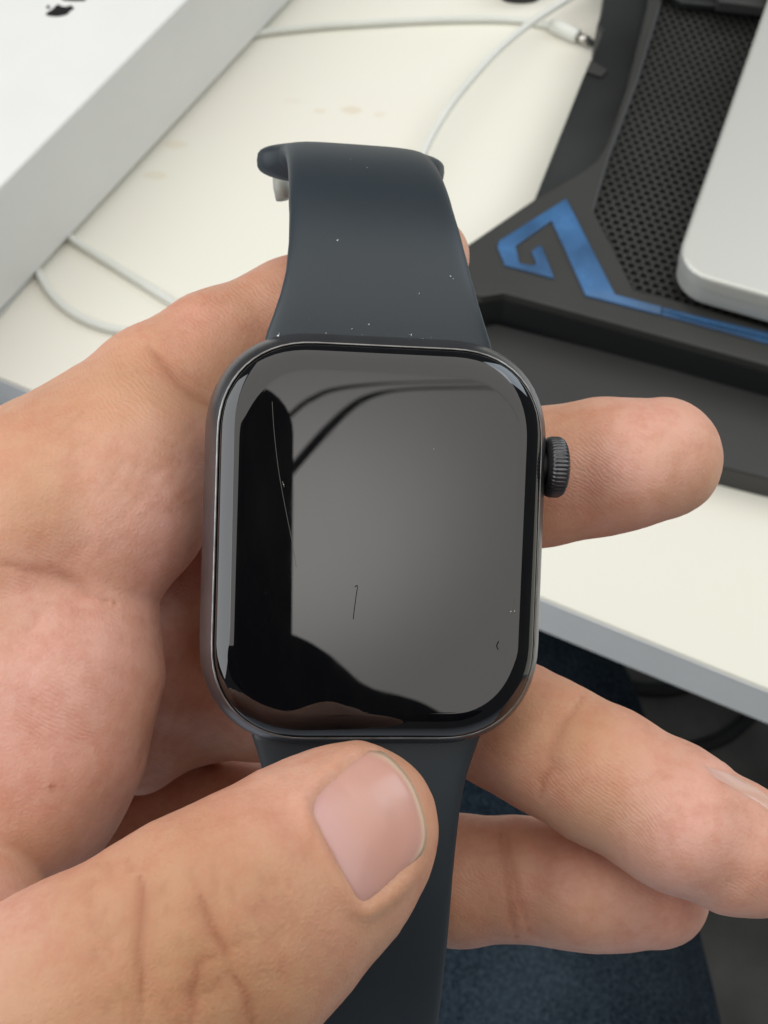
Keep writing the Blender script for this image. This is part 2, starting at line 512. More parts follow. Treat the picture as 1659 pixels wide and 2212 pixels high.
# ------------------------------------------------------------------ cables
def cable(name, label, pts, r, zs, mat):
    P = [G(u, v, z) for (u, v), z in zip(pts, zs)]
    o = tube(name, catmull(P, 10), r, mat, None, 14)
    return tag(o, label, "cable")
R1 = 0.0017
c1 = thing("charging_cable", "white charging cable running from behind the box to a plug by the laptop stand", "cable")
p1 = [(520, 80), (580, 69), (660, 60), (760, 52), (930, 43), (1060, 41), (1130, 45), (1196, 58)]
tube("cord", catmull([G(u, v, R1) for u, v in p1], 10), R1, M_CABLE, c1, 14)
a, b = G(1194, 54, .0033), G(1249, 79, .0033)
dd = (b - a) / np.linalg.norm(b - a)
tube("plug_body", [a - dd * .0012, a, a + dd * .001, b - dd * .001, b], [.0018, .0029, .0033, .0033, .0030], M_CABLE, c1, 20)
tube("plug_tip", [b + dd * .0001, b + dd * .0055], .0021, M_STEEL, c1, 12)
tube("plug_socket", [b + dd * .0057, b + dd * .0085], .0016, M_BLACK, c1, 12)
p2 = [(1330, -70), (1229, -4), (1149, 48), (1069, 115), (994, 200), (949, 265), (919, 322), (895, 390), (890, 470), (905, 560)]
cable("loose_cable", "white cable arching from the top edge down behind the watch strap", p2, R1, [.010, .010, .011, .012, .012, .011, .010, .008, .005, .003], M_CABLE)
p3 = [(90, 468), (130, 497), (165, 523), (240, 570), (310, 614), (390, 664), (470, 715), (560, 760)]
cable("loose_cable", "straight white cable coming out from under the box beside the curved one", p3, R1, [R1] * 8, M_CABLE)
p4 = [(50, 530), (72, 570), (88, 600), (115, 640), (160, 678), (220, 705), (290, 717), (370, 718), (450, 705)]
cable("loose_cable", "curved white cable looping out from under the box near the hand", p4, R1, [R1] * 9, M_CABLE)
p5 = [(72, 596), (50, 617), (22, 650), (-12, 692), (-60, 740)]
cable("thin_cable", "thin grey cable lying along the lower corner of the white box", p5, .0010, [.0010] * 5, M_CABLE_GREY)
# small dark thing at the very top
pts = [G(u, v, .0) for u, v in ((1070, -50), (1170, -60), (1168, 2), (1140, 9), (1100, 8), (1080, 0))]
o = prism("adapter", pts, 0.0002, 0.012, M_BLACK, None, bevel=0.003, seg=3)
tag(o, "small dark rounded object at the top edge behind the white cables", "adapter")

# ------------------------------------------------------------------ laptop stand
stand = thing("laptop_stand", "black laptop cooling stand with blue angular trim and perforated mesh", "laptop stand")
ZB, ZT, ZM = 0.012, 0.029, 0.0262
def plan_at(pts, z): return [G(u, v, z) for u, v in pts]
# lower base reaching out in front
base_pts = [(1040, 712), (1052, 701), (1075, 698), (1659, 845), (2100, 960), (2100, 1135), (1659, 1033), (1569, 1010), (1000, 880), (1000, 720)]
prism("base", plan_at(base_pts, ZB), 0.0, ZB, M_STAND_BASE, stand, bevel=0.0012)
# side wing under the top plate
wing = [(1320, -120), (1303, -2), (1297, 30), (1289, 55), (1300, 66), (1274, 136), (1263, 156), (1154, 430), (1290, 460), (1420, 120), (1450, -120)]
prism("wing", plan_at(wing, 0.018), 0.0005, 0.018, M_STAND_DK, stand, bevel=0.0012)
# core block between base and plate (black stands in for the recess's shade)
core = [(960, 640), (1090, 645), (1659, 803), (2100, 925), (2100, 500), (1500, 300), (1330, 460), (1160, 445), (1000, 545)]
prism("core", plan_at(core, ZT - .003), 0.0005, ZT - .0042, M_BLACK, stand)
top = [(1412, -120), (1400, 5), (1354, 190), (1314, 305), (1290, 345), (1255, 372), (1154, 430), (1015, 525), (950, 572), (935, 600), (950, 622),
       (1042, 640), (1090, 633), (1659, 789), (2100, 910), (2100, 842), (1443, 642), (1371, 626), (1283, 455), (1317, 339), (1378, 176), (1429, 7), (1445, -120)]
prism("top_plate", plan_at(top, ZT), ZT - .004, ZT, M_STAND, stand, bevel=0.0008)
def tm(pts): return [(1042 + .3716 * x, 384 + .3716 * y) for x, y in pts]
trim = tm([(487, 128), (300, 245), (95, 375), (88, 410), (130, 515), (418, 592), (345, 405), (320, 405), (285, 435), (312, 500), (300, 518), (215, 505), (192, 405), (402, 255), (600, 690), (1035, 803), (1040, 757), (770, 685)])
prism("blue_trim", plan_at(trim, ZT), ZT + .0001, ZT + .0009, M_BLUE, stand, bevel=.0003)
strip = tm([(1044, 757), (1040, 803), (1659, 970), (2400, 1160), (2400, 1100), (1659, 905)])
prism("blue_strip", plan_at(strip, ZT), ZT + .0001, ZT + .0007, M_BLUE_SHADED, stand, bevel=.0003)
ridge = tm([(1046, 776), (1046, 783), (1659, 938), (2400, 1130), (2400, 1122), (1659, 930)])
prism("blue_ridge", plan_at(ridge, ZT), ZT + .0008, ZT + .0012, M_BLUE, stand)
clipp = [(1276, 128), (1312, 150), (1300, 164), (1266, 152)]
prism("clip", plan_at(clipp, .0195), .0182, .0195, M_STAND, stand, bevel=.0004)
# perforated mesh panel
def in_poly(p, poly):
    x, y = p[0], p[1]; c = False; n = len(poly)
    for i in range(n):
        x1, y1 = poly[i][0], poly[i][1]; x2, y2 = poly[(i + 1) % n][0], poly[(i + 1) % n][1]
        if (y1 > y) != (y2 > y) and x < (x2 - x1) * (y - y1) / (y2 - y1) + x1: c = not c
    return c
mp = plan_at([(1442, -160), (1424, 7), (1370, 176), (1310, 339), (1276, 455), (1366, 632), (1443, 650), (1750, 735), (1750, -160)], ZM)
A = G(1443, 640, ZM); B = G(1659, 700, ZM)
hx = (B - A) / np.linalg.norm(B - A); hy = np.array([-hx[1], hx[0], 0])
PIT = 0.0037
vv, ff = [], []
for i in range(-40, 60):
    for j in range(-12, 90):
        c = A + hx * ((i + .5 * (j % 2)) * PIT) + hy * (j * PIT * .866)
        if not in_poly(c, mp): continue
        s = len(vv)
        for rr, z in ((PIT / math.sqrt(3), ZM), (PIT * .405, ZM), (PIT * .395, ZM - .0008)):
            for q in range(6):
                a = math.pi / 6 + q * math.pi / 3
                p = c + hx * (rr * math.cos(a)) + hy * (rr * math.sin(a))
                vv.append((p[0], p[1], z))
        for lv in (0, 6):
            for q in range(6):
                ff.append((s + lv + q, s + lv + (q + 1) % 6, s + lv + 6 + (q + 1) % 6, s + lv + 6 + q))
mesh_obj("mesh_panel", vv, ff, M_MESH, stand, smooth=False)
tray = plan_at([(1450, -170), (1436, 7), (1384, 176), (1322, 339), (1290, 455), (1377, 624), (1443, 638), (1750, 722), (1750, -170)], ZM)
prism("cavity_shade_sheet", tray, 0.0185, 0.0195, M_GAP, stand)  # near-black sheet stands in for the shade under the mesh holes
# rear bar crossing at the top
rb = [(1420, -30), (1476, 5), (1551, 12), (1680, 22), (1700, -60), (1430, -70)]
prism("cross_bar", plan_at(rb, ZT + .003), ZT + .0005, ZT + .003, M_BLACK, stand, bevel=.0008)
rt = [(1551, -40), (1551, 2), (1652, 14), (1660, -40)]
prism("clip", plan_at(rt, ZT + .008), ZT + .0032, ZT + .008, M_STAND_BASE, stand, bevel=.0008)

# ------------------------------------------------------------------ laptop
LZ0, LZ1 = ZT + .0035, ZT + .0170
c0 = G(1478, 590, LZ1)
l1 = G(1651, 20, LZ1) - G(1466, 548, LZ1); l1 /= np.linalg.norm(l1)
l2 = np.array([l1[1], -l1[0], 0])
corner = G(1466, 548, LZ1)
# rectangle with rounded corners, near-left corner placed so that the arc passes the photo's corner
W_, D_, RC = 0.30, 0.21, 0.0135
front_pt = G(1600, 622, LZ1)
s_ = (front_pt - corner) @ l1
org = corner + l1 * s_
bm = bmesh.new()
outl = []
for (cx, cy, a0) in ((RC, RC, math.pi), (W_ - RC, RC, 1.5 * math.pi), (W_ - RC, D_ - RC, 0), (RC, D_ - RC, .5 * math.pi)):
    for q in range(9):
        a = a0 + q * math.pi / 16
        outl.append(org + l2 * (cx + RC * math.cos(a)) + l1 * (cy + RC * math.sin(a)))
laptop = thing("laptop", "closed silver laptop with rounded corner resting on the cooling stand", "laptop")
prism("lid", outl, LZ0 + .0075, LZ1, M_ALU, laptop, bevel=.0014, seg=4)
cen = np.mean(np.array(outl), 0)
inn = [cen + (p - cen) * .995 for p in outl]
prism("base", inn, LZ0, LZ0 + .0073, M_ALU, laptop, bevel=.0004)
for fx, fy in ((.03, .03), (W_ - .03, .03), (.03, D_ - .03), (W_ - .03, D_ - .03)):
    p = org + l2 * fx + l1 * fy
    tube("foot", [(p[0], p[1], ZT - .002), (p[0], p[1], LZ0 - .0001)], .005, M_BLACK, laptop, 12)

# ------------------------------------------------------------------ watch
wn = np.array([0.150, -0.045, -1.0]); wn /= np.linalg.norm(wn)      # towards the viewer, in (x, y, depth)
wx = np.array([1.0, 0, 0]); wx -= wn * wx.dot(wn); wx /= np.linalg.norm(wx)
wy = np.array([0, 1.0, 0]); wy -= wn * wy.dot(wn) + wx * wy.dot(wx); wy /= np.linalg.norm(wy)
ro = math.radians(-1.9)
wx, wy = wx * math.cos(ro) + wy * math.sin(ro), wy * math.cos(ro) - wx * math.sin(ro)
WC = pc(825, 1176, 140.0)
def wl(p):
    p = np.asarray(p, float).reshape(-1, 3)
    return cam2world(WC + p[:, :1] * wx + p[:, 1:2] * wy + p[:, 2:3] * wn)
watch = thing("smartwatch", "dark grey smartwatch with blank black screen held in the hand", "smartwatch")
HA, HB, RCN = 19.95, 23.75, 12.2
def rr_ring(o, z, n=14, ex=2.25):
    pts = []
    r = max(RCN - o, .3)
    for (sx, sy, a0) in ((1, 1, 0), (-1, 1, .5 * math.pi), (-1, -1, math.pi), (1, -1, 1.5 * math.pi)):
        for q in range(n + 1):
            a = a0 + q * math.pi / 2 / n
            c, s = math.cos(a), math.sin(a)
            pts.append((sx * (HA - RCN) + r * math.copysign(abs(c) ** (2 / ex), c), sy * (HB - RCN) + r * math.copysign(abs(s) ** (2 / ex), s), z))
    return pts
def ring_loft(name, prof, mat, parent, cap0=True, cap1=True):
    prof = [(float(a), float(b)) for a, b in prof]
    V, Fc = [], []
    for (o_, z) in prof: V += rr_ring(o_, z)
    n = len(V) // len(prof)
    for i in range(len(prof) - 1):
        for k_ in range(n):
            k2 = (k_ + 1) % n
            Fc.append((i * n + k_, (i + 1) * n + k_, (i + 1) * n + k2, i * n + k2))
    if cap0: Fc.append(tuple(range(n)))
    if cap1: Fc.append(tuple((len(prof) - 1) * n + k_ for k_ in range(n))[::-1])
    return mesh_obj(name, wl(V), Fc, mat, parent)
GE = 1.62        # inset of the glass edge from the case outline
def gz(o_):   # flat centre, falling rounded edge
    t = max(0.0, (GE + 3.0 - o_) / 3.0)
    return -1.4 * t ** 2.3
prof = [(7.2, 0), (6.2, 0), (5.4, 0), (4.75, 0), (4.70, 0), (4.66, -.0009), (4.62, -.0002)] + [(o_, gz(o_)) for o_ in np.linspace(GE + 2.85, GE + .10, 20)] + [(GE + .02, -1.55), (GE, -1.85), (GE, -3.2)]
ring_loft("glass", prof, M_GLASS, watch, cap1=False)
cprof = [(GE - .02, -3.2), (GE - .05, -2.1), (GE - .10, -1.90)]
rprof = [(GE - .10, -1.90), (GE - .17, -1.82), (GE - .27, -1.82), (GE - .36, -1.92)]
bprof = [(GE - .36, -1.92), (GE - .65, -2.35), (GE - 1.0, -3.05), (GE - 1.3, -3.9), (GE - 1.52, -4.8), (0, -5.6), (.06, -6.6), (.3, -7.7), (.8, -8.7), (1.6, -9.6), (2.8, -10.2), (5, -10.5)]
ring_loft("inner_rim", cprof, M_GAP, watch, cap0=False, cap1=False)
ring_loft("rim", rprof, M_RIM, watch, cap0=False, cap1=False)
ring_loft("case", bprof, M_CASE, watch, cap0=False)
ring_loft("back_crystal", [(5.05, -10.5), (6, -11.2), (8, -11.9), (10.5, -12.2)], M_GLASS, watch, cap0=False)
# crown
def crown():
    cx0, cy, cz = 19.75, 9.3, -5.0
    prof = [(-0.1, 2.6), (0.2, 3.2), (0.45, 3.5), (0.9, 3.64), (1.8, 3.62), (2.2, 3.4), (2.42, 2.95), (2.5, 2.4)]
    nt = 46; n = nt * 4
    V, Fc = [], []
    for x, r in prof:
        for q in range(n):
            a = 2 * math.pi * q / n
            d = (0, 0.0, -0.05, -0.20)[q % 4] if 0.3 < x < 2.5 else 0
            V.append((cx0 + x, cy + (r + d) * math.cos(a), cz + (r + d) * math.sin(a)))
    for i in range(len(prof) - 1):
        for q in range(n):
            q2 = (q + 1) % n
            Fc.append((i * n + q, i * n + q2, (i + 1) * n + q2, (i + 1) * n + q))
    Fc.append(tuple((len(prof) - 1) * n + q for q in range(n)))
    o = mesh_obj("crown", wl(V), Fc, M_CROWN, watch)
    V, Fc = [], []
    for x in (-1.0, 0.35):
        for q in range(32):
            a = 2 * math.pi * q / 32
            V.append((cx0 + x, cy + 2.0 * math.cos(a), cz + 2.0 * math.sin(a)))
    for q in range(32): Fc.append((q, (q + 1) % 32, 32 + (q + 1) % 32, 32 + q))
    mesh_obj("crown_stem", wl(V), Fc, M_GAP, o)
crown()
def strap_loft(name, path, hw, th, mat, parent, extra=None, xoff=None, rnd=None):
    """path: list of (y, z) centre line in watch space; hw half widths; th thicknesses"""
    P = np.array(path, float)
    T = np.gradient(P, axis=0); T /= np.linalg.norm(T, axis=1)[:, None]
    Nn = np.stack([-T[:, 1], T[:, 0]], 1)
    if T[0][0] < 0: Nn = -Nn
    ns = 40
    V, Fc = [], []
    for i in range(len(P)):
        w, t = hw[i], th[i] / 2
        for q in range(ns):
            a = 2 * math.pi * q / ns
            ca, sa = math.cos(a), math.sin(a)
            X = w * math.copysign(abs(ca) ** (.32 if rnd is None else rnd[i]), ca)
            H = t * math.copysign(abs(sa) ** .62, sa)
            xo = xoff[i] if xoff is not None else 0
            H += min(0.0, 1.5 - t)
            V.append((X + xo, P[i][0] + Nn[i][0] * H, P[i][1] + Nn[i][1] * H))
    n = len(P)
    for i in range(n - 1):
        for q in range(ns):
            q2 = (q + 1) % ns
            Fc.append((i * ns + q, i * ns + q2, (i + 1) * ns + q2, (i + 1) * ns + q))
    Fc.append(tuple(range(ns))[::-1]); Fc.append(tuple((n - 1) * ns + q for q in range(ns)))
    return mesh_obj(name, wl(V), Fc, mat, parent)
# upper strap: bends back over the fingers in an elliptic arc
RY, RZ = 29.2, 47.0
y0, z0 = 22.2, -6.9
ph = np.linspace(0, math.radians(100), 900)
ay = np.concatenate([[y0], y0 + 2.5 + RY * np.sin(ph)]); az = np.concatenate([[z0], z0 - RZ * (1 - np.cos(ph))])
al = np.concatenate([[0], np.cumsum(np.hypot(np.diff(ay), np.diff(az)))])
LT = 54.0
path, hw, th, xo, rn = [], [], [], [], []
for L_ in np.linspace(0, LT, 140):
    path.append((np.interp(L_, al, ay), np.interp(L_, al, az)))
    e = L_ - LT
    w = np.interp(L_, [0, 1.5, 3.5, 6, 9, 13, 18, 26, 34, 44], [13.5, 13.2, 12.5, 11.7, 11.0, 10.5, 10.15, 9.9, 9.75, 9.7])
    if e > -14: w = np.interp(e, [-14, -11, -9, -7.4, -6.0, -4.6, -3.2, -1.6, -.5, 0], [9.75, 9.8, 10.05, 10.6, 11.6, 12.8, 13.6, 13.5, 12.5, 11.0])
    hw.append(w)
    th.append(np.interp(e, [-60, -12, -8.5, -5.4, -2.4, -.7, 0], [3.2, 3.0, 3.6, 5.6, 5.8, 4.4, 2.2]))
    rn.append(np.interp(e, [-60, -12, -5, 0], [.32, .36, .6, .7]))
    xo.append(np.interp(L_, [0, 8, 20, 40, 54], [0, -.1, -.55, -.45, .25]))
strap_up = strap_loft("strap", path, hw, th, M_STRAP, watch, xoff=xo, rnd=rn)
path, hw, th = [], [], []
y0, z0 = -22.2, -6.6
for s in np.linspace(0, 1, 60):
    L_ = s * 80.0
    R2 = 95.0
    if L_ < 6: y, z = y0 - L_, z0
    else:
        ph = (L_ - 6) / R2
        y, z = y0 - 6 - R2 * math.sin(ph), z0 - R2 * (1 - math.cos(ph))
    path.append((y, z))
    hw.append(np.interp(L_, [0, 1.5, 3.5, 6, 9, 13, 18, 80], [13.8, 13.4, 12.7, 12.0, 11.5, 11.2, 11.0, 10.6]))
    th.append(3.0)
strap_lo = strap_loft("strap", path, hw, th, M_STRAP, watch)
# marks on the glass
def on_glass(u, v, h=0.0):
    d = pc(u, v, 1.0)
    t = ((WC + wn * h) @ wn) / (d @ wn)
    return d * t
def fibre(name, pts, r, mat, h=.012):
    P = catmull([on_glass(u, v, h) for u, v in pts], 6)
    v_, f_ = tube_data(P, r, 6)
    return mesh_obj(name, cam2world(np.array(v_)), f_, mat, watch)
fibre("scratch", [(588, 868), (592, 930), (601, 1010), (615, 1090), (630, 1165), (640, 1225)], .028, M_SCRATCH)
fibre("scratch", [(610, 1040), (614, 1052)], .05, M_SCRATCH)
fibre("scratch", [(1110, 1325), (1113, 1290)], .012, M_SCRATCH)
fibre("smudge_reflection", [(766, 1268), (772, 1266), (769, 1290), (765, 1320), (763, 1338)], .045, M_SMUDGE_REFL)  # black thread drawn for a dark reflection in the glass
fibre("smudge_reflection", [(1077, 1385), (1073, 1395), (1076, 1403)], .06, M_SMUDGE_REFL)
def speck(name, spots, place, mat, parent):
    V, Fc = [], []
    rng = np.random.default_rng(4)
    for (u, v, r) in spots:
        c = place(u, v)
        s = len(V)
        q = rng.normal(size=(4, 3)); q /= np.linalg.norm(q, axis=1)[:, None]
        for j in range(4): V.append(c + q[j] * 1.1 * r * rng.uniform(.6, 1.4))
        Fc += [(s, s + 1, s + 2), (s, s + 2, s + 3), (s, s + 3, s + 1), (s + 1, s + 3, s + 2)]
    o = mesh_obj(name, cam2world(np.array(V)), Fc, mat, parent, smooth=False)
    o['kind'] = 'stuff'
    return o
speck("dust", [(937, 969, .13), (1113, 1320, .13), (1103, 1321, .07), (612, 1046, .09), (574, 1280, .05)], lambda u, v: on_glass(u, v, .03), M_SPECK, watch)

# ------------------------------------------------------------------ hand (signed distance field -> one continuous mesh)
def chain(X, pts, k=1.5, zs=1.0):
    f = None
    for (a, b) in zip(pts[:-1], pts[1:]):
        pa, pb = pc(*a[:3]), pc(*b[:3]); ra, rb = a[3], b[3]
        d = pb - pa
        sc = np.array([1, 1, zs])
        h = np.clip(((X - pa) @ (d)) / (d @ d), 0, 1)
        q = (X - pa - h[:, None] * d) * sc
        g = np.sqrt((q * q).sum(1)) - (ra + (rb - ra) * h)
        f = g if f is None else smin(f, g, k)
    return f
def smin(a, b, k):
    h = np.clip(.5 + .5 * (b - a) / k, 0, 1)
    return b + (a - b) * h - k * h * (1 - h)
def blob(X, u, v, d, r, zs=1.0):
    q = (X - pc(u, v, d)) * np.array([1, 1, zs])
    return np.sqrt((q * q).sum(1)) - r

PINKY = [(60, 1040, 160, 10.0), (225, 945, 161, 9.0), (335, 850, 165, 8.6), (470, 770, 168, 8.6), (640, 690, 171, 8.2), (800, 615, 173, 7.4), (917, 556, 176, 6.3)]
RING = [(250, 1230, 178, 9.5), (420, 1290, 180, 9.6), (700, 1180, 168, 9.0), (960, 1085, 166, 8.6), (1180, 1030, 163.5, 8.7), (1300, 1008, 162, 8.6), (1426, 990, 161, 7.9)]
MIDDLE = [(200, 1480, 184, 10), (430, 1500, 185, 9.9), (560, 1495, 179, 9.5), (700, 1490, 168, 9.2), (1000, 1520, 165, 8.6), (1110, 1572, 161, 8.35), (1185, 1612, 158, 8.3), (1300, 1675, 155, 8.5), (1440, 1752, 152.5, 8.5), (1590, 1832, 151, 7.7), (1640, 1850, 151, 7.0)]
INDEX = [(120, 1850, 198, 11), (400, 1760, 196, 11.2), (600, 1800, 186, 10.2), (850, 1890, 170, 9.0), (1000, 1902, 167.5, 8.35), (1115, 1898, 166, 7.9), (1220, 1905, 165, 8.1), (1330, 1915, 164, 8.0), (1415, 1930, 163.5, 7.0)]
THUMB = [(-260, 2480, 127, 15.5), (-60, 2330, 124, 14.5), (200, 2190, 123, 13.4), (400, 2072, 124, 12.9), (490, 2015, 125, 12.6), (600, 1930, 127, 11.4), (705, 1843, 129.5, 10.4), (768, 1785, 131, 8.6)]

def hand_f(X):
    # palm back slab
    f = chain(X, [(-560, 1750, 176, 19), (-250, 1600, 172, 17), (60, 1420, 175, 12), (220, 1300, 176, 10)], 6)
    f = smin(f, chain(X, [(-250, 1750, 174, 15), (100, 1720, 192, 11), (260, 1640, 197, 10)], 6), 5)
    f = smin(f, chain(X, RING, 2.0), 2.0)
    f = smin(f, chain(X, MIDDLE, 1.6), .7)
    f = smin(f, chain(X, INDEX, 1.6), .7)
    # finger pads
    f = smin(f, blob(X, 1370, 1005, 158.5, 7.4), 2.0)
    f = smin(f, blob(X, 1480, 1790, 149.0, 7.8), 2.0)
    f = smin(f, blob(X, 1270, 1925, 161.5, 7.2), 2.0)
    # web fold between palm and ring/middle
    f = smin(f, chain(X, [(320, 1380, 166, 5.0), (365, 1480, 171, 5.0), (300, 1640, 178, 5.0)], 2), 7.0)
    f = smin(f, chain(X, [(330, 930, 173, 9.5), (420, 1080, 176, 10), (430, 1250, 178, 10)], 3), 4)
    # pinky and the pad below it
    g = chain(X, PINKY, 2.0)
    g = smin(g, chain(X, [(-420, 1400, 158, 17), (-150, 1240, 155, 13.5), (80, 1105, 153, 11.0), (232, 1085, 153, 10.8)], 4), 4.5)
    g = smin(g, chain(X, [(180, 1040, 155, 10.5), (300, 985, 157, 10), (385, 880, 163, 9)], 3), 5)
    g = smin(g, blob(X, 276, 1110, 153, 9.6), 2.5)
    f = smin(f, g, 2.0)
    # palm mound under the heart line
    m = chain(X, [(-300, 1560, 152, 15), (40, 1480, 151, 12.5), (135, 1450, 151, 10.7)], 4)
    m = smin(m, chain(X, [(-300, 1680, 150, 14), (-20, 1720, 149, 11.6), (65, 1700, 150, 9.8)], 4), 5)
    m = smin(m, chain(X, [(178, 1440, 151, 8.4), (115, 1590, 150.5, 9.7), (62, 1715, 150.5, 9.1)], 6), 6)
    f = smin(f, m, 1.0)
    f = smin(f, chain(X, [(-260, 1330, 153, 14), (0, 1275, 152.5, 11.5), (170, 1285, 153.5, 9.5)], 3), 4)
    # thenar
    t = chain(X, [(-420, 2000, 146, 19), (-220, 2010, 140, 14), (-120, 2015, 139, 11.6)], 4)
    f = smin(f, t, .8)
    # wrist
    f = smin(f, chain(X, [(-900, 2050, 150, 24), (-560, 1900, 152, 22), (-350, 1750, 156, 19)], 6), 8)
    th_ = chain(X, THUMB, 2.2, 1.18)
    th_ = smin(th_, blob(X, 812, 1790, 131.5, 5.3, 1.0), 2.0)
    th_ = smin(th_, blob(X, 800, 1850, 132, 5.4, 1.0), 2.0)
    f = smin(f, th_, .9)
    return f

CREASES = [  # polyline (photo units), width mm, depth mm, max camera depth, colour weight
    ([(318, 745), (335, 760), (365, 795), (400, 832), (440, 865), (475, 885)], .75, .55, 175, .55),
    ([(385, 790), (415, 815), (452, 842)], .6, .3, 175, .35),
    ([(-40, 1205), (60, 1233), (130, 1246), (190, 1276), (250, 1300)], .8, .9, 170, .5),
    ([(105, 1215), (150, 1250), (205, 1292)], .6, .35, 170, .3),
    ([(120, 1290), (70, 1345), (60, 1370)], .5, .2, 170, .2),
    ([(300, 1890), (305, 1914), (302, 1986), (297, 2053), (305, 2119), (307, 2240)], .75, .42, 140, .85),
    ([(302, 1990), (330, 1940), (365, 1900)], .8, .25, 140, .3),
    ([(225, 2050), (260, 2000), (300, 1970)], .9, .25, 140, .35),
    ([(430, 1925), (437, 1945), (447, 1980), (470, 2026), (490, 2062), (489, 2100)], .7, .42, 140, .9),
    ([(490, 2053), (510, 2040), (533, 2026), (562, 2020)], .5, .22, 140, .5),
    ([(490, 2060), (457, 2066), (427, 2086), (427, 2112), (414, 2142), (417, 2172), (414, 2220)], .65, .38, 140, .9),
    ([(489, 2102), (464, 2132), (424, 2158)], .55, .3, 140, .65),
    ([(495, 2095), (527, 2142), (540, 2185), (550, 2240)], .7, .38, 140, .8),
    ([(494, 1905), (500, 1925), (501, 1950)], .5, .15, 140, .4),
    ([(390, 1955), (420, 1972), (448, 1985), (500, 1970)], .5, .18, 140, .4),
    ([(600, 1915), (625, 1960), (655, 2010)], .6, .15, 140, .3),
    ([(560, 1935), (590, 1985), (620, 2035)], .6, .13, 140, .25),
    ([(650, 1870), (672, 1830), (676, 1790)], .6, .2, 140, .3),
    ([(1262, 1500), (1240, 1535), (1219, 1561), (1198, 1607), (1189, 1637), (1196, 1655), (1176, 1685), (1168, 1725)], .7, .5, 175, .6),
    ([(1215, 1575), (1206, 1610), (1208, 1650), (1210, 1680)], .5, .25, 175, .3),
    ([(1040, 1590), (1060, 1620), (1110, 1640)], .5, .15, 175, .25),
    ([(1098, 1790), (1100, 1840), (1120, 1934), (1133, 1974), (1146, 2020)], .5, .32, 178, .45),
    ([(1080, 1785), (1088, 1850), (1097, 1910), (1104, 1974), (1116, 2025)], .7, .4, 178, .6),
    ([(352, 1490), (345, 1540), (325, 1600), (300, 1660)], .6, .4, 175, .3),
    ([(400, 1500), (380, 1560), (345, 1620)], .5, .25, 178, .2),
]
_rng = np.random.default_rng(11)
for _ in range(70):   # fine dorsal wrinkles round the thumb joint and its side
    u0, v0 = _rng.uniform(170, 660), _rng.uniform(1840, 2190)
    a = math.radians(_rng.choice([70, 75, 110, 55]) + _rng.normal() * 10); l = _rng.uniform(25, 70)
    CREASES.append(([(u0, v0), (u0 + .5 * l * math.cos(a) + _rng.normal() * 3, v0 + .5 * l * math.sin(a)), (u0 + l * math.cos(a), v0 + l * math.sin(a))], .42, .14, 140, .30))
for _ in range(26):   # fine palm lines
    u0, v0 = _rng.uniform(60, 400), _rng.uniform(880, 1250)
    a = math.radians(-45 + _rng.normal() * 14); l = _rng.uniform(40, 120)
    CREASES.append(([(u0, v0), (u0 + .5 * l * math.cos(a), v0 + .5 * l * math.sin(a) + _rng.normal() * 4), (u0 + l * math.cos(a), v0 + l * math.sin(a))], .32, .10, 170, .22))
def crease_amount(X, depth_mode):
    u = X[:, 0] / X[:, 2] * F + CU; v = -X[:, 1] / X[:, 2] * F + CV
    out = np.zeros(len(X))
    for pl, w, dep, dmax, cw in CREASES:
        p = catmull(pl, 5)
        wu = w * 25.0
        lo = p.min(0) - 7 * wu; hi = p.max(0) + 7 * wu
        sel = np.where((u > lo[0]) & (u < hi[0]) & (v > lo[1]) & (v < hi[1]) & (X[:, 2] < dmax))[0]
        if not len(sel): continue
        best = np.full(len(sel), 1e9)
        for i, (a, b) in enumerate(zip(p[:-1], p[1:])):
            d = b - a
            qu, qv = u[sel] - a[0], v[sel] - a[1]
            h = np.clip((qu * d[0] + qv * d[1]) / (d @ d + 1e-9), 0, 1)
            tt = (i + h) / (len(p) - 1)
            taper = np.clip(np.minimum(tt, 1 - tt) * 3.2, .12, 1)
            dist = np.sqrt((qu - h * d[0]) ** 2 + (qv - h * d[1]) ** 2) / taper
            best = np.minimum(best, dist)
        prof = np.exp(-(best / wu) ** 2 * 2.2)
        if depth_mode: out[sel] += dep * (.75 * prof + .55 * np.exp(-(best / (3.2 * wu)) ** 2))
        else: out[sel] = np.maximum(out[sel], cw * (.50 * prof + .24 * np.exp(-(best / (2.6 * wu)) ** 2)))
    return out

def sines(X, scale, seed):
    r = np.random.default_rng(seed); out = np.zeros(len(X))
    for _ in range(7):
        d = r.normal(size=3); d /= np.linalg.norm(d)
        out += np.sin(X @ d * scale * r.uniform(.6, 1.6) + r.uniform(0, 6.28))
    return out / 7

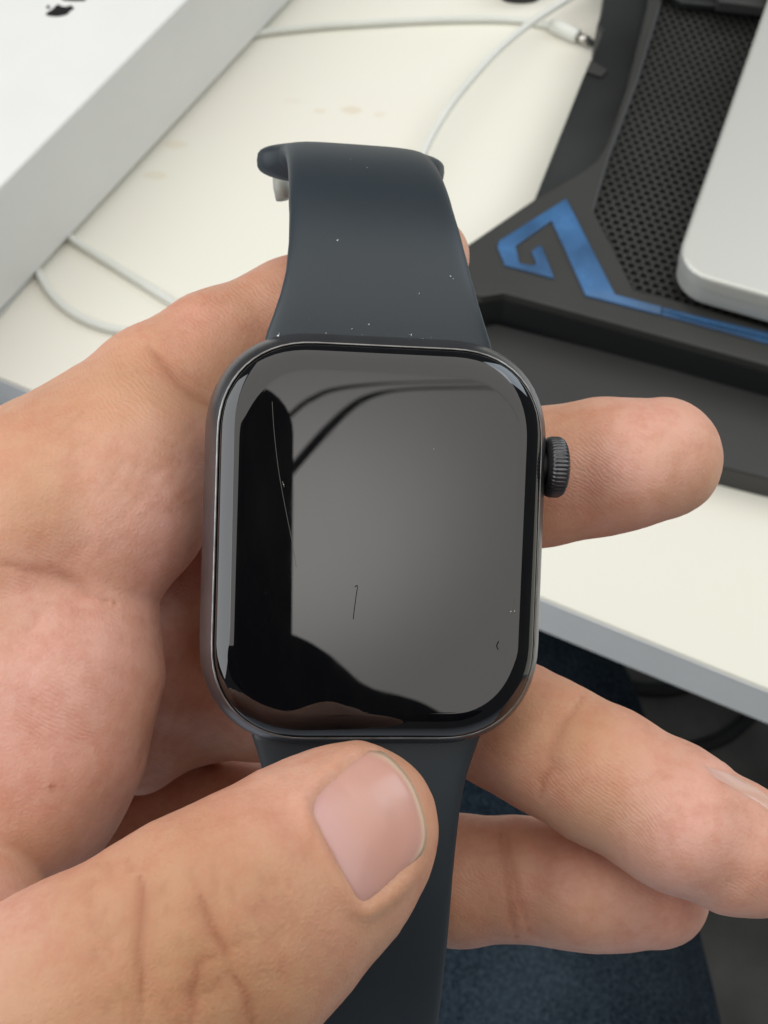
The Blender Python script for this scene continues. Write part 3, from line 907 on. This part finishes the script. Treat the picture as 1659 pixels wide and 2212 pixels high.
def surface_nets(f, org, h):
    nx, ny, nz = f.shape
    ins = f < 0
    c = np.zeros((nx - 1, ny - 1, nz - 1), np.int8)
    for dx in (0, 1):
        for dy in (0, 1):
            for dz in (0, 1):
                c += ins[dx:nx - 1 + dx, dy:ny - 1 + dy, dz:nz - 1 + dz]
    act = np.argwhere((c > 0) & (c < 8))
    idx = np.full(c.shape, -1, np.int64); idx[tuple(act.T)] = np.arange(len(act))
    corners = np.array([(a, b, d) for a in (0, 1) for b in (0, 1) for d in (0, 1)])
    val = np.stack([f[tuple((act + co).T)] for co in corners], 1)
    acc = np.zeros((len(act), 3)); cnt = np.zeros(len(act))
    for i in range(8):
        for j in range(i + 1, 8):
            if np.abs(corners[i] - corners[j]).sum() != 1: continue
            a, b = val[:, i], val[:, j]
            s = (a < 0) != (b < 0)
            t = a / np.where(s, a - b, 1)
            p = corners[i] + t[:, None] * (corners[j] - corners[i])
            acc[s] += p[s]; cnt[s] += 1
    V = org + h * (act + acc / cnt[:, None])
    quads = []
    for ax in range(3):
        sl0 = [slice(None)] * 3; sl1 = [slice(None)] * 3
        sl0[ax] = slice(0, -1); sl1[ax] = slice(1, None)
        e = np.argwhere(ins[tuple(sl0)] != ins[tuple(sl1)])
        b, cax = [(1, 2), (2, 0), (0, 1)][ax]
        ok = (e[:, b] > 0) & (e[:, cax] > 0) & (e[:, b] < f.shape[b] - 1) & (e[:, cax] < f.shape[cax] - 1)
        e = e[ok]
        fl = ins[tuple(e.T)]
        def cell(db, dc):
            q = e.copy(); q[:, b] += db; q[:, cax] += dc
            return idx[tuple(q.T)]
        Q = np.stack([cell(-1, -1), cell(0, -1), cell(0, 0), cell(-1, 0)], 1)
        Q[~fl] = Q[~fl][:, ::-1]
        quads.append(Q)
    return V, np.vstack(quads)

def subdivide(V, Q):
    n = len(V)
    E = np.sort(np.stack([Q, np.roll(Q, -1, 1)], 2).reshape(-1, 2), 1)
    key = E[:, 0] * n + E[:, 1]
    uk, inv = np.unique(key, return_inverse=True)
    em = (V[uk // n] + V[uk % n]) / 2
    fc = V[Q].mean(1)
    ei = (n + inv).reshape(-1, 4); fi = n + len(uk) + np.arange(len(Q))
    out = []
    for i in range(4):
        out.append(np.stack([Q[:, i], ei[:, i], fi, ei[:, (i + 3) % 4]], 1))
    return np.vstack([V, em, fc]), np.vstack(out)

def grad(X, fn, e=.05):
    g = np.zeros_like(X)
    for i in range(3):
        d = np.zeros(3); d[i] = e
        g[:, i] = (fn(X + d) - fn(X - d)) / (2 * e)
    return g

def tc_(pts): return [(603.4 + .2645 * x, 1563.4 + .2645 * y) for x, y in pts]
NAIL = tc_([(740, 200), (860, 250), (980, 360), (1080, 500), (1150, 680), (1190, 850), (1185, 980), (1120, 1120), (960, 1290), (840, 1400), (730, 1478), (672, 1482), (620, 1430), (550, 1315), (440, 1120), (330, 900), (255, 740), (255, 620), (330, 510), (450, 400), (580, 280)])
NAIL2 = [(1512, 1644), (1580, 1667), (1650, 1706), (1685, 1742), (1696, 1770), (1680, 1768), (1645, 1740), (1590, 1708), (1545, 1684)]
def poly_dist(pu, pv, poly):
    P = np.array(poly, float); n = len(P)
    best = np.full(len(pu), 1e9); ins = np.zeros(len(pu), bool)
    for i in range(n):
        a, b = P[i], P[(i + 1) % n]; d = b - a
        h = np.clip(((pu - a[0]) * d[0] + (pv - a[1]) * d[1]) / (d @ d), 0, 1)
        best = np.minimum(best, np.hypot(pu - a[0] - h * d[0], pv - a[1] - h * d[1]))
        if a[1] != b[1]:
            c = ((a[1] > pv) != (b[1] > pv)) & (pu < (b[0] - a[0]) * (pv - a[1]) / (b[1] - a[1]) + a[0])
            ins ^= c
    return np.where(ins, -best, best)
def nail_relief(X):
    """skin folds standing up round the nail plates, the bed a little lower"""
    u = X[:, 0] / X[:, 2] * F + CU; v = -X[:, 1] / X[:, 2] * F + CV
    out = np.zeros(len(X))
    for outl, fd, dmax, hgt in ((NAIL, (.93, -.36), 134, .42), (NAIL2, (.9, .45), 150, .25)):
        P = np.array(outl); c = P.mean(0); R = np.abs(P - c).max() * 1.5
        sel = np.where((np.abs(u - c[0]) < R) & (np.abs(v - c[1]) < R) & (X[:, 2] < dmax))[0]
        if not len(sel): continue
        d = poly_dist(u[sel], v[sel], outl)
        pr = ((u[sel] - c[0]) * fd[0] + (v[sel] - c[1]) * fd[1]) / (R / 1.5)
        side = np.clip((.55 - pr) / .35, 0, 1)
        out[sel] += hgt * side * np.exp(-((d - 14) / 17) ** 2) - .40 * np.clip(-d / 9, 0, 1)
    return out

def build_hand():
    h = 1.0
    lo = np.array([-88.0, -74, 102]); hi = np.array([50.0, 44, 212])
    n = np.ceil((hi - lo) / h).astype(int) + 1
    ax = [lo[i] + h * np.arange(n[i]) for i in range(3)]
    f = np.empty(tuple(n))
    for i in range(0, n[0], 12):
        g = np.stack(np.meshgrid(ax[0][i:i + 12], ax[1], ax[2], indexing='ij'), -1)
        f[i:i + 12] = hand_f(g.reshape(-1, 3)).reshape(g.shape[:3])
    f[0] = np.maximum(f[0], .5); f[-1] = np.maximum(f[-1], .5)
    f[:, 0] = np.maximum(f[:, 0], .5); f[:, -1] = np.maximum(f[:, -1], .5)
    f[:, :, 0] = np.maximum(f[:, :, 0], .5); f[:, :, -1] = np.maximum(f[:, :, -1], .5)
    V, Q = surface_nets(f, lo, h)
    inb = lambda V: ((V[:, 0] > lo[0] + 1.6) & (V[:, 1] > lo[1] + 1.6))
    V, Q = subdivide(V, Q)
    for it in range(2):
        v0 = hand_f(V); g = grad(V, hand_f); gl = (g * g).sum(1)
        step = np.clip(v0 / np.maximum(gl, .2), -.6, .6)
        V = V - g * (step * inb(V))[:, None]
    g = grad(V, hand_f); g /= np.linalg.norm(g, axis=1)[:, None] + 1e-9
    disp = -.42 * crease_amount(V, True) + nail_relief(V) + .10 * sines(V, .55, 3) + .06 * sines(V, 1.3, 5) + .025 * sines(V, 3.2, 6)
    V2 = V + g * disp[:, None]
    return V, V2, Q
HV0, HV, HQ = build_hand()
def set_attr(o, name, vals):
    a = o.data.attributes.new(name, 'FLOAT', 'POINT'); a.data.foreach_set('value', np.clip(vals, 0, 1).astype(np.float32))
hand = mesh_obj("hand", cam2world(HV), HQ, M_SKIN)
tag(hand, "bare right hand gripping the smartwatch, thumb pressed on its lower strap", "hand")
def gauss(u, v, cu, cv, r): return np.exp(-((u - cu) ** 2 + (v - cv) ** 2) / (r * r))
_u = HV0[:, 0] / HV0[:, 2] * F + CU; _v = -HV0[:, 1] / HV0[:, 2] * F + CV; _d = HV0[:, 2]
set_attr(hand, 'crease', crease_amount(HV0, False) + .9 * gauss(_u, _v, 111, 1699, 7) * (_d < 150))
front = (_d < 143)
pink = .9 * gauss(_u, _v, 1380, 1010, 170) + .8 * gauss(_u, _v, 1490, 1800, 190) + .55 * gauss(_u, _v, 1300, 1960, 150) + 1.0 * gauss(_u, _v, 270, 1120, 210) \
    + 1.0 * gauss(_u, _v, 100, 1530, 280) + .5 * gauss(_u, _v, 640, 1680, 110) + .4 * gauss(_u, _v, 770, 2010, 110) + .7 * gauss(_u, _v, 1000, 540, 90) + .8 * gauss(_u, _v, 0, 1950, 120)
set_attr(hand, 'pink', pink)
tan = front * (.95 * gauss(_u, _v, 400, 2080, 330)) + .6 * gauss(_u, _v, 1250, 1580, 130) + .5 * gauss(_u, _v, 60, 960, 180) + .4 * gauss(_u, _v, 1250, 920, 80)
set_attr(hand, 'tan', tan)
set_attr(hand, 'ridge', np.where(front & (_u > -100) & (_v > 1600), 0., .30))

# nails
def hand_hit(u, v, d0, d1):
    """front hit of view rays with the hand field"""
    D = np.stack([(u - CU) / F, -(v - CV) / F, np.ones_like(u)], 1)
    t = np.full(len(u), float(d0))
    for _ in range(60):
        f = hand_f(D * t[:, None])
        t = np.minimum(t + f * .85, d1)
    return D * t[:, None]
def make_nail(name, outline, axis, d0, d1, lift, parent, free_dir):
    """nail plate: a patch over the digit's own surface, edge tucked under the skin folds"""
    C = np.array(outline, float); cen = C.mean(0)
    dense = catmull(np.vstack([C, C[:1]]), 10)[:-1]
    nr = 14
    U, Rr = [cen], [0.0]
    for i in range(1, nr + 1):
        r = (i / nr) ** .8
        for p in dense: U.append(cen + (p - cen) * r); Rr.append(r)
    U = np.array(U); Rr = np.array(Rr)
    H = hand_hit(U[:, 0].copy(), U[:, 1].copy(), d0, d1)
    g = grad(H, hand_f); g /= np.linalg.norm(g, axis=1)[:, None]
    m = len(dense)
    fd = np.array(free_dir, float); fd /= np.linalg.norm(fd)
    proj = (U - cen) @ fd; proj /= np.abs(proj).max()
    freeedge = np.clip((proj - .25) / .5, 0, 1) * np.clip((Rr - .5) / .3, 0, 1)
    off = -.12 + lift * (1 - Rr ** 2) - .22 * np.clip((Rr - .82) / .18, 0, 1) ** 2 * (1 - freeedge) + .30 * freeedge
    P = H + g * off[:, None]
    # side walls going down into the digit
    rim = P[-m:] - g[-m:] * .9
    P = np.vstack([P, rim])
    Fc = [(0, 1 + k_, 1 + (k_ + 1) % m) for k_ in range(m)]
    for i in range(nr):
        a = 1 + i * m; b = a + m
        for k_ in range(m):
            k2 = (k_ + 1) % m
            Fc.append((a + k_, b + k_, b + k2, a + k2))
    miss = np.abs(hand_f(H)) > .3          # rays that passed beside the digit
    miss = np.concatenate([miss, miss[-m:]])
    Fc = [fc for fc in Fc if not any(miss[q] for q in fc)]
    o = mesh_obj(name, cam2world(P), Fc, M_NAIL, parent)
    full = lambda x: np.concatenate([x, x[-m:]])
    set_attr(o, 'free', full((.22 if name == 'fingernail' else 0) + np.clip((Rr - .90) / .05, 0, 1) * np.clip((proj - .45) / .25, 0, 1) * .9))
    set_attr(o, 'lunula', full(np.clip((-proj - .1) / .6, 0, 1)))
    set_attr(o, 'edge', full(np.clip((Rr - .93) / .06, 0, 1) * np.clip((.35 - proj) / .4, 0, 1) * .7))
    return o
make_nail("thumb_nail", NAIL, None, 95, 145, .22, hand, (.93, -.36))
make_nail("fingernail", NAIL2, None, 120, 165, .12, hand, (.9, .45))

# sleeve beyond the frame, so that the arm goes on
sl = catmull([pc(-700, 1960, 150), pc(-1000, 2120, 150), pc(-1700, 2500, 158), pc(-3200, 3300, 190)], 8)
v_, f_ = tube_data(sl, np.linspace(31, 50, len(sl)), 28)
o = mesh_obj("sleeve", cam2world(np.array(v_)), f_, M_SHIRT, hand)

# strap marks (pale dust on the rubber); placed on the strap surface by casting onto its mesh
def strap_place(o, h):
    from mathutils.bvhtree import BVHTree
    bv = BVHTree.FromPolygons([v.co[:] for v in o.data.vertices], [p.vertices[:] for p in o.data.polygons])
    inv = CAMR.T
    def f(u, v):
        r = ray(u, v); hit = bv.ray_cast(Vector(CAMP), Vector(r))[0]
        if hit is None: return np.array([0, 0, -50.0])
        q = inv @ (np.array(hit) - CAMP) * 1000
        return np.array([q[0], q[1], -q[2]]) * (1 - h / 140)
    return f
k5 = .3307
def sp(pts): return [(521 + k5 * x, 274 + k5 * y, r) for x, y, r in pts]
speck("dust", sp([(715, 210, .10), (828, 266, .13), (628, 742, .11), (632, 733, .07), (535, 690, .06), (505, 655, .06), (1365, 978, .12), (1383, 995, .08), (1162, 1090, .08),
                  (833, 1290, .10), (722, 1315, .12), (447, 1255, .06), (235, 1362, .2), (245, 1352, .15), (270, 1366, .12), (337, 1364, .1), (553, 1350, .1), (738, 1370, .16), (725, 1369, .10),
                  (1105, 1362, .22), (1098, 1358, .14), (1182, 1383, .10), (1484, 1419, .10), (970, 1366, .05), (790, 1358, .06), (1240, 1374, .06), (610, 1363, .05)]), strap_place(strap_up, .05), M_SPECK, strap_up)
def tcs(pts): return [(603.4 + .2645 * x, 1563.4 + .2645 * y, r) for x, y, r in pts]
speck("dust", tcs([(1180, 142, .10), (1188, 137, .09), (1318, 125, .09), (1325, 130, .07), (1300, 180, .06), (1380, 120, .06), (1240, 170, .04)]), strap_place(strap_lo, .05), M_SPECK, strap_lo)
# metal pin stub behind the strap end
pp = [pc(606, 378, 186), pc(607, 402, 186), pc(613, 430, 186)]
tube("pin", cam2world(np.array(pp)), .0012, M_PIN, watch, 12)

# ------------------------------------------------------------------ phone taking the picture (reflected in the watch face)
def phone():
    t = thing("phone", "black phone held above the watch, seen as the dark strip mirrored in its screen", "phone")
    x0, x1, y0_, y1_ = -53.0, 22.0, -134.0, 16.0
    r = 11
    for nm, za, zb in (("body", -2.0, -10.0),):
        V = []
        for z in (za, zb):
            for (cx, cy, a0) in ((x1 - r, y1_ - r, 0), (x0 + r, y1_ - r, .5 * math.pi), (x0 + r, y0_ + r, math.pi), (x1 - r, y0_ + r, 1.5 * math.pi)):
                for q in range(9):
                    a = a0 + q * math.pi / 16
                    V.append((cx + r * math.cos(a), cy + r * math.sin(a), z))
        n = len(V) // 2
        Fc = [(k_, (k_ + 1) % n, n + (k_ + 1) % n, n + k_) for k_ in range(n)] + [tuple(range(n))[::-1], tuple(range(n, 2 * n))]
        mesh_obj(nm, cam2world(np.array(V)), Fc, M_PHONE, t, smooth=False)
    for (cx, cy) in ((0, 0), (0, -19), (-17, -9)):
        V = []
        for z, rr in ((-1.9, 7.0), (-.6, 7.0), (-.6, 5.6), (-1.0, 5.4)):
            for q in range(32):
                a = 2 * math.pi * q / 32
                V.append((cx + rr * math.cos(a), cy + rr * math.sin(a), z))
        Fc = []
        for i in range(3):
            for q in range(32): Fc.append((i * 32 + q, i * 32 + (q + 1) % 32, (i + 1) * 32 + (q + 1) % 32, (i + 1) * 32 + q))
        Fc.append(tuple(range(96, 128)))
        mesh_obj("lens_ring", cam2world(np.array(V)), Fc, M_PHONE, t, smooth=False)
phone()

# ------------------------------------------------------------------ the sitter: jeans in view, shoulders only as a reflection
person = thing("person", "seated person in dark navy jeans, legs under the desk", "person")
ZJ = -0.19
rb_ = [(1060, 1080), (1170, 1235), (1289, 1417), (1372, 1533), (1440, 1750), (1493, 1994), (1539, 2212), (1580, 2480), (1620, 2900)]
B_ = catmull([G(u, v, ZJ) for u, v in rb_], 10)
tng = np.gradient(B_, axis=0); tng /= np.linalg.norm(tng, axis=1)[:, None]
side = np.stack([tng[:, 1], -tng[:, 0], 0 * tng[:, 0]], 1)     # to the left of travel towards the viewer
if side[0][0] > 0: side = -side
LEGR = 0.082
ctr = B_ + side * LEGR
V, Fc = [], []
ns = 96
for i in range(len(ctr)):
    for q in range(ns):
        a = 2 * math.pi * q / ns
        w = 1 + .010 * math.sin(a * 7 + i * .11) + .006 * math.sin(a * 13 - i * .17 + 1) + .022 * math.exp(-((math.cos(a) + .74) / .035) ** 2) - .016 * math.exp(-((math.cos(a) + .83) / .03) ** 2) + .018 * math.exp(-((math.cos(a) + .90) / .025) ** 2)
        V.append(ctr[i] + side[i] * (-1) * 0 + LEGR * w * (math.cos(a) * side[i] + math.sin(a) * np.array([0, 0, 1.0])))
for i in range(len(ctr) - 1):
    for q in range(ns):
        q2 = (q + 1) % ns
        Fc.append((i * ns + q, i * ns + q2, (i + 1) * ns + q2, (i + 1) * ns + q))
Fc.append(tuple(range(ns))[::-1])
mesh_obj("jeans", V, Fc, M_DENIM, person)

# the arm that holds the phone: one surface from a field, camera-space mm, behind the lens plane (z negative = behind)
def body_f(X):
    def cap(a, b, ra, rb):
        a, b = np.array(a, float), np.array(b, float); d = b - a
        h = np.clip(((X - a) @ d) / (d @ d), 0, 1)
        q = X - a - h[:, None] * d
        return np.sqrt((q * q).sum(1)) - (ra + (rb - ra) * h)
    f = cap((-150, -100, -66), (22, -90, -66), 40, 39.5)
    f = smin(f, cap((60, -112, -66), (110, -190, -100), 40, 50), 8)
    f = smin(f, cap((22, -110, -66), (80, -430, -220), 45, 62), 16)
    return f
h = 4.0
lo = np.array([-200.0, -480, -290]); hi = np.array([180.0, 10, -12])
n = np.ceil((hi - lo) / h).astype(int) + 1
g = np.stack(np.meshgrid(*[lo[i] + h * np.arange(n[i]) for i in range(3)], indexing='ij'), -1)
f = body_f(g.reshape(-1, 3)).reshape(g.shape[:3])
bV, bQ = surface_nets(f, lo, h)
mesh_obj("shirt_sleeve", cam2world(bV), bQ, M_SHIRT, person)

# added dark cords, out of view, bent to mirror as curves on the watch
def mirrored(u, v, z):
    d = pc(u, v, 1.0); p = d * ((WC @ wn) / (d @ wn))
    d = d / np.linalg.norm(d); r = d - 2 * d.dot(wn) * wn
    P = cam2world(p)[0]; D = CAMR @ np.array([r[0], r[1], -r[2]])
    return P + D * (z - P[2]) / D[2]
hang = thing("added_reflection_cord", "pair of added dark cords above the watch, bent to mirror as curved lines in its screen", "cable")
for pts, r in (([(470, 1215), (560, 1100), (640, 1003), (700, 935), (755, 882), (800, 856), (860, 843), (960, 838), (1150, 838), (1400, 845)], .0085),
               ([(470, 1080), (560, 965), (640, 885), (680, 858), (720, 842), (790, 832), (900, 826), (1150, 822), (1400, 825)], .0045)):
    cp = catmull([mirrored(u, v, 1.99) for u, v in pts], 8)
    tube("cord", cp, r * np.interp(np.arange(len(cp)), [0, 24, 36, 48, len(cp)], [1, 1, .7, .28, .2]), M_BLACK, hang, 10)

strap_up['label'] = "short strap end curving away at the top of the watch"
strap_lo['label'] = "long strap end hanging down under the thumb"
